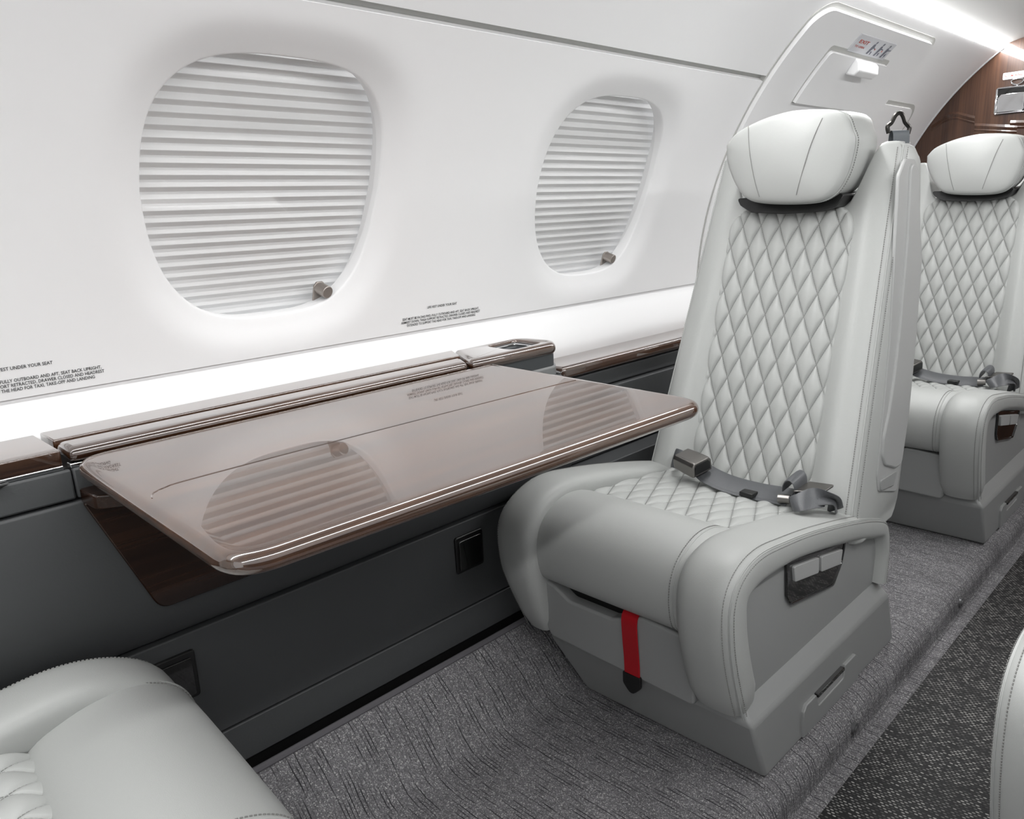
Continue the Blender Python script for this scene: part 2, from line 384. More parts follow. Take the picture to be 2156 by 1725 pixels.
    def bolster(y0, y1, side):
        secs = []; rows = {'a': [], 'b': [], 's': []}; nr = []
        n = len(C)
        for i, p in enumerate(C):
            if side > 0: p = p + Vector((0, .016 * smooth01((p[0] - .86) / .14) * (1 if i > 18 else 0)))
            t = (C[min(i + 1, n - 1)] - C[max(i - 1, 0)]).normalized(); nn = Vector((t[1], -t[0]))   # inward
            f = i / (n - 1)
            T = .066 if f < .28 else lerp(.066, .050, smooth01((f - .28) / .2)) if f < .48 else lerp(.050, .024, smooth01((f - .8) / .15))
            fade = smooth01(i / 2.0) * .12 + .88
            yy0, yy1 = y0, y1
            if side > 0: yy1 = y1 - max(0, .25 - p[1]) * .20
            if f > .9: yy1 = lerp(y1, y0 + .05, smooth01((f - .9) / .08)) if side < 0 else y1
            hw = (yy1 - yy0) / 2; yc = (yy1 + yy0) / 2; sec = []
            S = 36
            def pt(a, k=1.):
                ca, sa = math.cos(a), math.sin(a)
                e = 2 / 3.2
                yv = math.copysign(abs(ca) ** e, ca) * hw * k; dv = math.copysign(abs(sa) ** e, sa) * T / 2 * k
                q = p + nn * (T / 2 - dv); return (q[0], yc + yv, q[1])
            for k in range(S): sec.append(pt(2 * PI * k / S, fade if i < 2 else 1))
            secs.append(sec)
            o = PI if side < 0 else 0
            sg = -1 if side < 0 else 1
            rows['s'].append(pt(o - sg * -.62 if side > 0 else PI - .62)); rows['a'].append(pt((PI - .95) if side < 0 else .95, 1.004)); rows['b'].append(pt((PI - .36) if side < 0 else .36, 1.004))
            nr.append((-nn[0], .6 * sg, -nn[1]))
        b = mk('side_bolster', *loft(secs), Lm, sharp=70, **P)
        if side < 0:
            for key in 'ab':
                mk('stitching', *dashes(rows[key], lambda j, t: nr[j]), M['thread'], parent=b, org=ORG)
            mk('seam', *join(tube(rows['s'], .0013, 6), tube([(x, y - .0016, z - .0016) for x, y, z in rows['s']], .001, 6)), Lm, parent=b, org=ORG)
        else:
            mk('stitching', *dashes(rows['a'], lambda j, t: nr[j]), M['thread'], parent=b, org=ORG)
        return b
    bolster(.466, .560, -1); bolster(.838, .924, 1)
    # ---- side panels with the control panel
    sp = [(.905, .136), (.915, .25), (.925, .33), (.97, .345), (1.10, .335), (1.25, .306), (1.38, .276), (1.425, .258), (1.436, .139)]
    side = mk('side_panel', *prism(sp, lambda x, z, d: (x, d, z), .486, .51), M['shell'], bevel=(.002, 2), **P)
    mk('side_panel', *prism(sp, lambda x, z, d: (x, d, z), .880, .90), M['shell'], bevel=(.002, 2), **P)
    cpn = roundpoly([(1.042, .322), (1.262, .279), (1.252, .245), (1.222, .214), (1.064, .243), (1.048, .262)], [.003, .004, .02, .012, .012, .01], 4)
    cp = mk('control_panel', *prism(cpn, lambda x, z, d: (x, d, z), .489, .4825), M['blackgloss'], parent=side, org=ORG, bevel=(.0015, 2))
    cp['label'] = 'glossy black control panel'
    rim = [(x, .4825, z) for x, z in cpn]
    mk('bezel', *tube(rim, .0022, 6, True), M['blackgloss'], parent=side, org=ORG)
    for q in ([(1.060, .309), (1.150, .292), (1.152, .264), (1.066, .281)], [(1.160, .290), (1.245, .273), (1.240, .247), (1.162, .262)]):
        bt_ = mk('button', *prism(roundpoly(q, .004, 3), lambda x, z, d: (x, d, z), .484, .478), M['shell2'], parent=side, org=ORG, bevel=(.002, 2))
    # ---- quilted seat cushion
    def cs(u, v):  # u across, v along x
        bow = -.008 * (1 - (u / .16) ** 2) * .6
        x = 1.2 + v; z = .360 - .030 * smooth01((x - .98) / .40) + bow * .7
        if x < 1.03: z -= .018 * smooth01((1.03 - x) / .05)
        return (x, YC + u, z)
    qv = quilt(cs, lambda u, v: (0, 0, 1), -.16, .16, -.215, .17, 18, .0400, .084, .0062, lambda v: (-.152, .150))
    mk('seat_cushion', qv[0], qv[1], None, mats=[Lm, M['thread_pale']], midx=qv[2], sharp=60, **P)
    # ---- backrest
    def hw(z): return lerp(.217, .181, (z - .30) / .645)
    def yc(z): return lerp(.690, .699, (z - .30) / .645)
    def xf(z): return lerp(1.268, 1.500, (z - .335) / .608)
    def xp(z): return lerp(1.318, 1.465, (z - .355) / .478)
    def xr(z): return float(np.interp(z, [.26, .345, .45, .55, .65, .74, .84, .93], [1.465, 1.494, 1.526, 1.552, 1.571, 1.583, 1.589, 1.589]))
    Z0 = .262
    def top(q):
        a = abs(q); return lerp(.838, .948, smooth01((a - .52) / .30)) - .03 * smooth01((a - .93) / .07)
    NQ = 44; NT = 40
    qs = [math.sin((i / NQ - .5) * PI) * .35 + (i / NQ - .5) * 2 * .65 for i in range(NQ + 1)]
    cols = []
    def fx(q, z):
        a = abs(q); w = smooth01((a - .50) / .26)
        x = lerp(xp(z), xf(z), w)
        if a > .72: x += .036 * (1 - math.sqrt(max(0, 1 - ((a - .72) / .28) ** 2)))
        if z < .33: x += .05 * ((.33 - z) / .07) ** 2 * .8
        return x
    def rx(q, z):
        a = abs(q); x = xr(z) + .020
        if a > .8: x -= .020 * (1 - math.sqrt(max(0, 1 - ((a - .8) / .2) ** 2)))
        x -= .02 * (1 - a) * 0
        if z > .91: x -= .02 * ((z - .91) / .04) ** 2
        if z < .31: x -= .04 * ((.31 - z) / .05) ** 2 * .8
        return x
    front, rear = [], []
    for q in qs:
        H = top(q); front.append([(fx(q, z), yc(z) + q * hw(z), z) for z in [lerp(Z0, H, t / NT) for t in range(NT + 1)]])
        Hr = max(H, .90) - .006; rear.append([(rx(q, z), yc(z) + q * hw(z), z) for z in [lerp(Z0 + .004, Hr, t / NT) for t in range(NT + 1)]])
    V, F = [], []
    for c in front: V += c
    nb = len(V)
    for c in rear: V += c
    R = NT + 1
    for i in range(NQ):
        for t in range(NT):
            a = i * R + t; F.append((a, a + 1, a + R + 1, a + R)); a += nb; F.append((a, a + R, a + R + 1, a + 1))
        a = i * R; F.append((a, a + R, nb + a + R, nb + a)); a += NT; F.append((a, nb + a, nb + a + R, a + R))
    for t in range(NT):
        F.append((t, nb + t, nb + t + 1, t + 1)); a = NQ * R + t; F.append((a, a + 1, nb + a + 1, nb + a))
    back = mk('backrest', V, F, Lm, bevel=(.012, 4, 50), **P)
    # seam and stitches down the aisle edge of the backrest and the wall edge
    for sg in (-1, 1):
        zs = [lerp(.285, .940, i / 70) for i in range(71)]
        def ep(z, q): return (fx(q, z), yc(z) + q * hw(z), z)
        for q in ((-.995, -.93) if sg < 0 else (.97,)):
            path = []
            for z in zs: path.append(ep(z, q))
            off = [(p[0] - .0004, p[1] + sg * .0004, p[2]) for p in path]
            mk('stitching', *dashes(off, (-.7, .7 * sg, 0)), M['thread'], parent=back, org=ORG)
        path = [ep(z, sg * .968) for z in zs]
        mk('seam', *join(tube(path, .0012, 6), tube([(p[0] + .0022, p[1] + sg * .0007, p[2]) for p in path], .001, 6)), Lm, parent=back, org=ORG)
    # quilted back panel
    def bs(u, v):
        z = .60 + v; return (xp(z) - .006, yc(z) + u, z)
    def lim(v):
        z = .60 + v; w = lerp(.131, .128, (z - .33) / .5); r = .05
        if z > .842 - r: w -= r - math.sqrt(max(0, r * r - (z - (.842 - r)) ** 2))
        return (-w, w)
    nb_ = Vector((-1, 0, .30)).normalized()
    qv = quilt(bs, lambda u, v: nb_, -.135, .135, -.285, .241, 18, .0385, .083, .0085, lim, edge=.010)
    mk('back_cushion', qv[0], qv[1], None, mats=[Lm, M['thread_pale']], midx=qv[2], sharp=60, **P)
    # headrest
    ol = [(.805, .962), (.800, .930), (.772, .882), (.735, .855), (.64, .847), (.592, .855), (.568, .89), (.559, .943), (.566, .968), (.586, .998), (.655, 1.008), (.70, 1.006), (.745, .997), (.785, .982)]
    ol = [(y + .012, z) for y, z in ol]
    ring = catmull(ol + [ol[0]], 81)[:-1]
    hy = sum(p[0] for p in ring) / 80; hz = .93
    def hring(s, x, dz=0., rec=.5):
        return [(x + rec * ((p[0] - hy) / .13) ** 2 * .03 * s * s + .10 * (p[1] - hz) * s, hy + (p[0] - hy) * s, hz + dz + (p[1] - hz) * s) for p in ring]
    secs = [hring(s, x) for s, x in ((.03, 1.3850), (.25, 1.3856), (.5, 1.3880), (.7, 1.3915), (.85, 1.3945), (.93, 1.3972), (.98, 1.4005), (1.0, 1.4085))]
    secs += [hring(1.0, 1.420, .0, .5), hring(.998, 1.45, .002, .4), hring(.985, 1.49, .004, .3), hring(.96, 1.525, .006, .2), hring(.92, 1.545, .008, .1), hring(.80, 1.556, .008, 0), hring(.3, 1.56, .008, 0)]
    hd = mk('headrest', *loft(secs), Lm, sharp=75, **P)
    seam = hring(1.004, 1.4135)
    mk('seam', *join(tube(seam, .0014, 6, True), tube(hring(1.004, 1.4175), .0012, 6, True)), Lm, parent=hd, org=ORG)
    for s, x in ((.962, 1.4018), (1.003, 1.424)):
        pth = hring(s, x); pth.append(pth[0])
        mk('stitching', *dashes(pth, lambda j, t: ((-.8 if s < 1 else -.1), pth[j][1] - hy, pth[j][2] - hz)), M['thread'], parent=hd, org=ORG)
    for pts in ([(.752, .992), (.742, .95), (.728, .90), (.716, .862)], [(.610, .990), (.622, .95), (.634, .90), (.644, .862)]):
        pp = []
        for y, z in catmull(pts, 30):
            y += .012; s = math.hypot((y - hy) / .125, (z - hz) / .078); x = 1.3850 + .0105 * min(1, s) ** 2.2 + .10 * (z - hz) + .5 * ((y - hy) / .13) ** 2 * .03
            pp.append((x - .0002, y, z))
        mk('seam', *tube(pp, .00065, 6), M['thread'], parent=hd, org=ORG)
    hbk = roundpoly([(.585, .862), (.60, .838), (.635, .830), (.70, .829), (.765, .834), (.79, .848), (.80, .862)], .01, 3)
    mk('headrest_bracket', *prism(hbk, lambda y, z, d: (d + .3 * (z - .84), y, z), 1.428, 1.50), M['black'], bevel=(.003, 2), **P)
    # stowed armrest on the aisle side of the backrest
    def sy(z): return yc(z) - hw(z)
    def am(pts):
        out = []
        for x, z in pts:
            zz = z
            for _ in range(6): k = (sy(zz) - .003) / .485; zz = .85 + (z - .85) * k
            out.append((x * k, zz))
        return out
    rec = roundpoly(am([(1.400, .885), (1.425, .912), (1.470, .912), (1.492, .893), (1.545, .74), (1.545, .60), (1.525, .38), (1.512, .297), (1.415, .325), (1.402, .36), (1.415, .60)]), .012, 3)
    mk('armrest_recess', *prism(rec, lambda x, z, d: (x, sy(z) + d, z), .004, -.0025), M['shell2'], parent=back, org=ORG, bevel=(.002, 2))
    arm = am([(1.442, .900), (1.455, .906), (1.478, .893), (1.536, .74), (1.54, .60), (1.535, .45), (1.517, .352), (1.485, .352), (1.43, .372), (1.411, .395), (1.410, .430), (1.428, .475), (1.440, .53), (1.450, .62), (1.452, .78)])
    mk('armrest', *prism(roundpoly(arm, .02, 4), lambda x, z, d: (x, sy(z) + d, z), .002, -.0065), M['shell2'], parent=back, org=ORG, bevel=(.004, 3))
    nt_ = roundpoly(am([(1.413, .348), (1.50, .345), (1.485, .318), (1.42, .325)]), .006, 3)
    mk('armrest_pocket', *prism(nt_, lambda x, z, d: (x, sy(z) + d, z), .0, -.005), M['shell'], parent=back, org=ORG, bevel=(.002, 2))
    # shoulder belt tongue standing on the aisle shoulder of the backrest
    sb = empty('shoulder_belt', (0, 0, 0)); sb.parent = root
    bx, by, bz = 1.556, .545, .944
    mk('belt_slot', *box(bx - .028, bx + .030, by - .011, by + .011, bz - .006, bz + .004), M['shell2'], parent=sb, org=ORG, bevel=(.002, 2))
    wl = []
    for i in range(13):
        a = PI * i / 12; wl.append([(bx + .012 * k - .005 * math.cos(a), by - .010 * k - .006 * math.cos(a), bz + .002 + .022 * max(0, math.sin(a)) ** .6) for k in (-1, -.5, 0, .5, 1)])
    mk('webbing', *join(loft(wl, False, False), loft([[(x, y, z - .0015) for x, y, z in r] for r in wl], False, False)), M['belt_pale'], parent=sb, org=ORG)
    tg = [(-.027, .018), (-.031, .036), (-.021, .046), (-.012, .064), (-.004, .071), (.004, .070), (.011, .060), (.017, .046), (.026, .036), (.030, .030), (.027, .014)]
    tg = catmull([(bx + u * .52, by - u * .44 + .002, bz + .008 + v * .64) for u, v in tg], 40)
    mk('tongue', *tube(tg, .0040, 8), M['dark_metal'], parent=sb, org=ORG)
    # lap belt
    lb = empty('lap_belt', (-.006, -.014, -.001)); lb.parent = root
    def band(cent, wv, w, th=.002):
        secs = []
        n = len(cent)
        for i, c in enumerate(cent):
            c = Vector(c); s = Vector(wv[i] if isinstance(wv, list) else wv).normalized(); t = (Vector(cent[min(i + 1, n - 1)]) - Vector(cent[max(i - 1, 0)])).normalized(); nn = t.cross(s).normalized()
            secs.append([tuple(c + s * w / 2 * k + nn * th * m) for k, m in ((-1, .3), (-.8, .8), (0, 1), (.8, .8), (1, .3), (1, -.3), (0, -.6), (-1, -.3))])
        return loft(secs)
    mainp = catmull([(1.236, .765, .374), (1.225, .735, .3655), (1.222, .69, .358), (1.224, .64, .3555), (1.224, .60, .3575), (1.216, .570, .362)], 40)
    mk('webbing', *band([tuple(p) for p in mainp], (1, 0, .38), .040), M['belt'], parent=lb, org=ORG)
    mk('webbing', *band([(p[0] - .004, p[1], p[2] - .004) for p in mainp], (1, 0, .3), .042), M['belt'], parent=lb, org=ORG)
    lp = catmull([(1.30, .845, .352), (1.262, .835, .366), (1.232, .818, .379), (1.222, .800, .382), (1.222, .784, .377)], 24)
    mk('webbing', *band([tuple(p) for p in lp], [(1 - .8 * i / 23, 0, .25 + .7 * math.sin(PI * i / 23)) for i in range(24)], .038), M['belt'], parent=lb, org=ORG)
    # buckle: hollow metal housing
    bk = []
    ux = Vector((-.25, -.96, -.10)).normalized(); uy = Vector((.95, -.26, .20)).normalized(); uz = ux.cross(uy) * -1
    if uz[2] < 0: uz = -uz
    bc = Vector((1.210, .765, .387))
    def bpt(a, b, c): return tuple(bc + ux * a + uy * b + uz * c)
    bk = [[bpt(a, b * w, c * h) for b, c in ((-1, -1), (1, -1), (1, .5), (.75, 1), (-.75, 1), (-1, .5))] for a, w, h in ((-.030, .018, .009), (-.026, .022, .013), (.0, .0235, .0145), (.026, .0235, .0145), (.029, .0225, .0135))]
    bko = mk('buckle', *loft(bk), M['gunmetal'], parent=lb, org=ORG, bevel=(.002, 3))
    mo = [[bpt(a, b * .0185, c * .0095) for b, c in ((-1, -1), (1, -1), (1, .5), (.75, 1), (-.75, 1), (-1, .5))] for a in (.020, .0296)]
    mk('buckle_mouth', *loft(mo), M['black'], parent=lb, org=ORG)
    # tongue end on the aisle side
    lo = []
    for i in range(17):
        a = 2 * PI * i / 16 * .86 - .3; lo.append((1.228 + .0 * i, .572 + .011 * math.cos(a), .379 + .017 * math.sin(a)))
    mk('webbing', *band([tuple(Vector(p)) for p in lo], (1, -.1, .25), .040), M['belt'], parent=lb, org=ORG)
    tp_ = roundpoly([(1.205, .566), (1.250, .556), (1.256, .515), (1.225, .520)], .003, 2)
    mk('tongue', *prism(tp_, lambda x, y, d: (x, y, d + .15 * (x - 1.2)), .372, .3755), M['gunmetal'], parent=lb, org=ORG, bevel=(.0008, 2))
    mk('tongue_tip', *tube([(1.200, .566, .362), (1.196, .585, .361)], .008, 12), M['gunmetal'], parent=lb, org=ORG)
    tw = catmull([(1.225, .560, .360), (1.185, .556, .361), (1.178, .540, .369), (1.205, .522, .374), (1.245, .512, .362), (1.268, .516, .335)], 36)
    mk('webbing', *band([tuple(p) for p in tw], [(.3 + .6 * math.cos(i / 9), .6 * math.sin(i / 7), .35) for i in range(36)], .036), M['belt'], parent=lb, org=ORG)
    tw = catmull([(1.235, .575, .364), (1.200, .545, .366), (1.20, .524, .373), (1.238, .508, .360), (1.262, .512, .332)], 30)
    mk('webbing', *band([tuple(p) for p in tw], [(.9, .3, .2 + .4 * math.sin(i / 6)) for i in range(30)], .030), M['belt'], parent=lb, org=ORG)
    mk('belt_sleeve', *box(1.195, 1.215, .632, .658, .349, .357), M['black'], parent=lb, org=ORG, bevel=(.001, 2))
    return root
seat = make_seat()
tag(seat, 'pale grey quilted leather seat at the table with red pull strap', 'seat', 'cabin club seats')
s2 = copy_tree(seat, None, skip=('pull_strap',)); s2.location = (1.2 + 1.114, .685, 0)
tag(s2, 'grey quilted leather seat behind another seat, headrest against the wood bulkhead', 'seat', 'cabin club seats')
s3 = copy_tree(seat, None, skip=('pull_strap', 'shoulder_belt')); s3.location = (1.110 - 1.2, .695, 0); s3.scale = (-1, 1, 1); s3.rotation_euler = (0, 0, math.radians(-3.5))
for c in bpy.data.objects:
    if c.parent == s3 and c.name.startswith('thigh_support'): c.location.x -= .030   # thigh support slid forward
tag(s3, 'grey leather seat facing the others, only its cushion front in the bottom left corner', 'seat', 'cabin club seats')
s4 = copy_tree(seat, None, skip=('pull_strap', 'shoulder_belt')); s4.location = (1.2, -.068, 0); s4.scale = (1, -1, 1)
tag(s4, 'grey leather seat across the aisle, only its side edge at the right of the photo', 'seat', 'cabin club seats')

# ================================================================== THE CABIN SHELL
XA, XB = -1.25, 3.12
CY, CZ, CR = .2808, .6108, .8632
def cyl(x, th, d=0.):   # th in degrees, d outward
    t = math.radians(th); return (x, CY + (CR + d) * math.cos(t), CZ + (CR + d) * math.sin(t))
def thz(z): return math.degrees(math.asin((z - CZ) / CR))
def patch(x0, x1, t0, t1, nx, nt, d=0.):
    V = [cyl(lerp(x0, x1, i / nx), lerp(t0, t1, j / nt), d) for j in range(nt + 1) for i in range(nx + 1)]
    return V, [(j * (nx + 1) + i, j * (nx + 1) + i + 1, (j + 1) * (nx + 1) + i + 1, (j + 1) * (nx + 1) + i) for j in range(nt) for i in range(nx)]
T0, T1, T2, T3, T4 = 2.56, 37.3, 38.2, 53.4, 55.4
WX = (.606, 1.387); WT = 19.25; WA, WB = .193, .190
RAD = math.radians(1) * CR
def wout(phi, s=1.):
    c, n = math.cos(phi), math.sin(phi); e = 2 / 3.
    u = math.copysign(abs(c) ** e, c); v = math.copysign(abs(n) ** e, n)
    return WA * u * (1 + .12 * min(0, v)) * s, WB * v * s
XH = 1.846
def wallmesh():
    parts = []
    edges = [XA, WX[0] - .27, WX[0] + .27, WX[1] - .27, WX[1] + .27, XH]
    parts.append(patch(edges[0], edges[1], T0, T1, 14, 24)); parts.append(patch(edges[2], edges[3], T0, T1, 6, 24)); parts.append(patch(edges[4], edges[5], T0, T1, 6, 24))
    N = 128
    for wx in WX:
        secs = []
        for s, d in ((1.0, .042), (1.0, .0185), (1.006, .0162), (1.02, .0148), (1.06, .0125), (1.10, .0094), (1.15, .0056), (1.20, .0027), (1.25, .0009), (1.30, .0)):
            secs.append([cyl(wx + wout(2 * PI * k / N, s)[0], WT + wout(2 * PI * k / N, s)[1] / RAD, d) for k in range(N)])
        rect = []
        for k in range(N):
            u, v = wout(2 * PI * k / N, 1.3); lim = min(.27 / abs(u) if abs(u) > 1e-6 else 99, ((T1 - WT) if v > 0 else (WT - T0)) * RAD / abs(v) if abs(v) > 1e-6 else 99)
            rect.append((u * lim, v * lim))
        for f in (.35, .7, 1.):
            secs.append([cyl(wx + lerp(wout(2 * PI * k / N, 1.3)[0], rect[k][0], f), WT + lerp(wout(2 * PI * k / N, 1.3)[1], rect[k][1], f) / RAD, 0) for k in range(N)])
        parts.append(loft(secs, True, False))
        # fill the four rectangle corners
        for sx in (-1, 1):
            for tt in (T0, T1):
                tv = (tt - WT) * RAD; best = [k for k in range(N) if math.copysign(1, rect[k][0]) == sx and rect[k][1] * tv > 0]
                onx = [k for k in best if abs(abs(rect[k][0]) - .27) < 1e-6]; ont = [k for k in best if abs(rect[k][1] - tv) < 1e-6]
                if onx and ont:
                    a = max(onx, key=lambda k: abs(rect[k][1])); b = max(ont, key=lambda k: abs(rect[k][0]))
                    parts.append(([cyl(wx + rect[a][0], WT + rect[a][1] / RAD), cyl(wx + sx * .27, tt), cyl(wx + rect[b][0], tt)], [(0, 1, 2)]))
    # top return and bottom return
    parts.append(loft([[cyl(lerp(XA, XH, i / 40), T1, d) for i in range(41)] for d in (0, .002, .016)], False, False))
    parts.append(loft([[cyl(lerp(XA, XH, i / 40), T0, d) for i in range(41)] for d in (0, .012)], False, False))
    return join(*parts)
wl = mk('wall_left', *wallmesh(), M['liner'], sharp=50); tag(wl, kind='structure')
lower = mk('wall_left_upper_liner', *join(patch(XA, XB, T2, T3, 60, 16), patch(XH, XB, T0, T2, 20, 20, .0),
    loft([[cyl(lerp(XA, XB, i / 40), T2, d) for i in range(41)] for d in (0, .016)], False, False)), M['liner'], sharp=50)
tag(lower, kind='structure')
sl = mk('trim_1', *patch(XA, XH + .012, T1 - .6, T2 + .6, 40, 2, .0145), M['slot']); tag(sl, kind='structure')
# white shelf band below the groove
bandp = [(CY + (CR + .010) * math.cos(math.radians(T0 + .4)), CZ + (CR + .01) * math.sin(math.radians(T0 + .4))), (1.147, .644), (1.142, .634), (1.134, .622), (1.126, .608), (1.117, .592), (1.109, .574), (1.105, .556), (1.104, .50)]
bandc = catmull(bandp, 30)
tag(mk('trim_2', *loft([[(x, p[0], p[1]) for p in bandc] for x in np.linspace(XA, XB, 30)], False, False), M['liner']), kind='structure')
# windows
for wi, wx in enumerate(WX):
    w = empty('window_%d' % (wi + 1), (wx, 1.09, .9), kind='structure')
    o = (wx, 1.09, .9)
    a = Vector(cyl(wx, WT - 12.6, .024)[1:]); b = Vector(cyl(wx, WT + 12.6, .024)[1:]); dr = (b - a).normalized(); nr = Vector((dr[1], -dr[0]))
    if nr[0] < 0: nr = -nr
    mid = (a + b) / 2 + nr * .045
    rows = []; n = 26; pit = .0168
    for i in range(-n // 2, n // 2 + 1):
        for k, (s, d) in enumerate(((0, -.0040), (.05, -.0042), (.47, .0022), (.52, .0026))):
            q = mid + dr * ((i + s) * pit) + nr * (d - .002); rows.append([(wx - .25, q[0], q[1]), (wx + .25, q[0], q[1])])
    mk('pleated_blind', *loft(rows, False, False), M['blind'], parent=w, org=o, sharp=25)
    pq = [mid + dr * s - nr * .020 for s in (-.23, .23)]
    mk('pane', *prism([(wx - .24, 0), (wx + .24, 0), (wx + .24, 1), (wx - .24, 1)], lambda u, v, d: (u, lerp(pq[0][0], pq[1][0], v) + nr[0] * d, lerp(pq[0][1], pq[1][1], v) + nr[1] * d), 0, .0012), M['pane'], parent=w, org=o, smooth=False)
    mk('window_backing', *prism([(wx - .25, 0), (wx + .25, 0), (wx + .25, 1), (wx - .25, 1)], lambda u, v, d: (u, lerp(pq[0][0], pq[1][0], v) + nr[0] * d, lerp(pq[0][1], pq[1][1], v) + nr[1] * d), .032, .034), M['black'], parent=w, org=o, smooth=False)
    lx = wx + .100; lz = mid - dr * .172 - nr * .030
    mk('latch_bracket', *prism([(lx - .013, -.03), (lx + .009, -.03), (lx + .009, .010), (lx + .004, .017), (lx - .008, .017), (lx - .013, .010)], lambda u, v, d: (u, lz[0] + dr[0] * v + nr[0] * d, lz[1] + dr[1] * v + nr[1] * d), .0, .004), M['latch'], parent=w, org=o, bevel=(.001, 2))
    c0 = Vector((lx - .002, lz[0] + dr[0] * .006 + nr[0] * .003, lz[1] + dr[1] * .006 + nr[1] * .003)); c1 = c0 + Vector((.003, -nr[0] * .024, -nr[1] * .024))
    mk('latch_knob', *tube([c0, c0.lerp(c1, .9), c1], .0105, 20), M['latch'], parent=w, org=o, bevel=(.001, 2), sharp=30)
# text printed on the wall
def text_obj(name, lines, mat, place, parent=None, org=(0, 0, 0)):
    """lines: (string, centre_u, base_v, width, cap height) ; place(u, v) -> point, with axes from finite steps"""
    V, F = [], []
    for s, cu, bv, wd, cap in lines:
        cu_ = bpy.data.curves.new('tmp', 'FONT'); cu_.body = s; cu_.size = 1; cu_.resolution_u = 2; cu_.offset = .012; cu_.fill_mode = 'FRONT'
        ob = bpy.data.objects.new('tmp', cu_); COL.objects.link(ob)
        dg = bpy.context.evaluated_depsgraph_get(); me = bpy.data.meshes.new_from_object(ob.evaluated_get(dg))
        xs = [v.co.x for v in me.vertices]; ys = [v.co.y for v in me.vertices]; x0, x1 = min(xs), max(xs)
        b = len(V)
        for v in me.vertices: V.append(place(cu + ((v.co.x - x0) / (x1 - x0) - .5) * wd, bv + v.co.y / .70 * cap))
        F += [tuple(i + b for i in p.vertices) for p in me.polygons]
        bpy.data.objects.remove(ob); bpy.data.curves.remove(cu_); bpy.data.meshes.remove(me)
    return mk(name, V, F, mat, parent=parent, org=org, smooth=False)
def wallpt(u, z, d=-.0007): return cyl(u, thz(z), d)
for cx_, lab in ((.2415, 'small black seat-position notice on white wall at the left edge'), (.9475, 'small black seat-position notice on white wall between the two windows')):
    t = text_obj('wall_notice', [('LIFE VEST UNDER YOUR SEAT', cx_ + .0005, .6875, .073, .0043), ('SEAT MUST BE FACING FWD, FULLY OUTBOARD AND AFT, SEAT BACK UPRIGHT,', cx_, .6715, .190, .0043),
        ('ARMREST DOWN, THIGH SUPPORT RETRACTED, DRAWER CLOSED AND HEADREST', cx_, .6655, .196, .0043), ('EXTENDED TO SUPPORT THE HEAD FOR TAXI, TAKE-OFF AND LANDING', cx_, .6595, .170, .0043)], M['ink'], wallpt)
    tag(t, lab, 'notice', 'printed seat notices')
# emergency exit hatch
hx0, hx1, ht1 = XH, 2.60, thz(1.277)
def hatch_grid(x0, x1, t0, t1, rc, d, nx=30, nt=40, rtop=True):
    V, F = [], []
    for j in range(nt + 1):
        t = lerp(t0, t1, 1 - (1 - j / nt) ** 2.2); s = (t1 - t) * RAD; ins = 0
        if s < rc: ins = rc - math.sqrt(max(0, rc * rc - (rc - s) ** 2))
        for i in range(nx + 1): V.append(cyl(lerp(x0 + ins, x1 - ins, i / nx), t, d))
    for j in range(nt):
        for i in range(nx): a = j * (nx + 1) + i; F.append((a, a + 1, a + nx + 2, a + nx + 1))
    return V, F
def slab(x0, x1, t0, t1, rc, d0, d1, **k):
    a = hatch_grid(x0, x1, t0, t1, rc, d0, **k); b = hatch_grid(x0, x1, t0, t1, rc, d1, **k)
    nx = k.get('nx', 30); nt = k.get('nt', 40); V, F = join(a, b); n = (nx + 1) * (nt + 1)
    for i in range(nx): F.append((i, i + 1, n + i + 1, n + i)); q = nt * (nx + 1) + i; F.append((q, n + q, n + q + 1, q + 1))
    for j in range(nt): q = j * (nx + 1); F.append((q, n + q, n + q + nx + 1, q + nx + 1)); q += nx; F.append((q, q + nx + 1, n + q + nx + 1, n + q))
    return V, F
hatch = empty('door_1', (2.2, .95, 1.1), kind='structure'); HO = (2.2, .95, 1.1)
hatch['label'] = 'white emergency exit hatch with a covered handle'
mk('hatch_panel', *slab(hx0 + .004, hx1, T0, ht1, .055, -.012, .01, nt=60), M['liner'], parent=hatch, org=HO, bevel=(.004, 3, 50))
mk('hatch_gap', *slab(hx0 - .002, hx1 + .012, T0, ht1 + .9, .062, -.0015, .01, nt=60), M['slot'], parent=hatch, org=HO)
cx0, cx1 = 2.022, 2.392; ct0, ct1 = thz(1.108), thz(1.217)
mk('handle_recess', *slab(cx0 - .004, cx1 + .004, ct0 - .25, ct1 + .9, .012, -.0128, -.004), M['slot'], parent=hatch, org=HO, bevel=(.002, 2, 50))
mk('handle_cover', *slab(cx0, cx1, ct0, ct1, .012, -.0215, -.010), M['liner'], parent=hatch, org=HO, bevel=(.003, 3, 50))
hv = []
for t, d, w0, w1 in ((thz(1.218), -.018, 2.168, 2.30), (thz(1.2175), -.034, 2.166, 2.30), (thz(1.206), -.050, 2.168, 2.298), (thz(1.192), -.046, 2.172, 2.294), (thz(1.184), -.022, 2.176, 2.29)):
    hv.append([cyl(w0, t, d), cyl(w1, t, d)])
secs = [[r[0] for r in hv], [r[1] for r in hv]]
mk('handle', *loft(secs), M['liner'], parent=hatch, org=HO, bevel=(.004, 3))
plq = empty('exit_placard', cyl(2.22, thz(1.24), -.014)); PO = tuple(plq.location)
tag(plq, 'white exit instruction placard with red letters and three grey figures', 'placard')
mk('plate', *slab(2.107, 2.342, thz(1.224), thz(1.2575), 0, -.0145, -.012, nx=4, nt=4), M['placard'], parent=plq, org=PO)
def hp(u, z): return cyl(u, thz(z), -.0151)
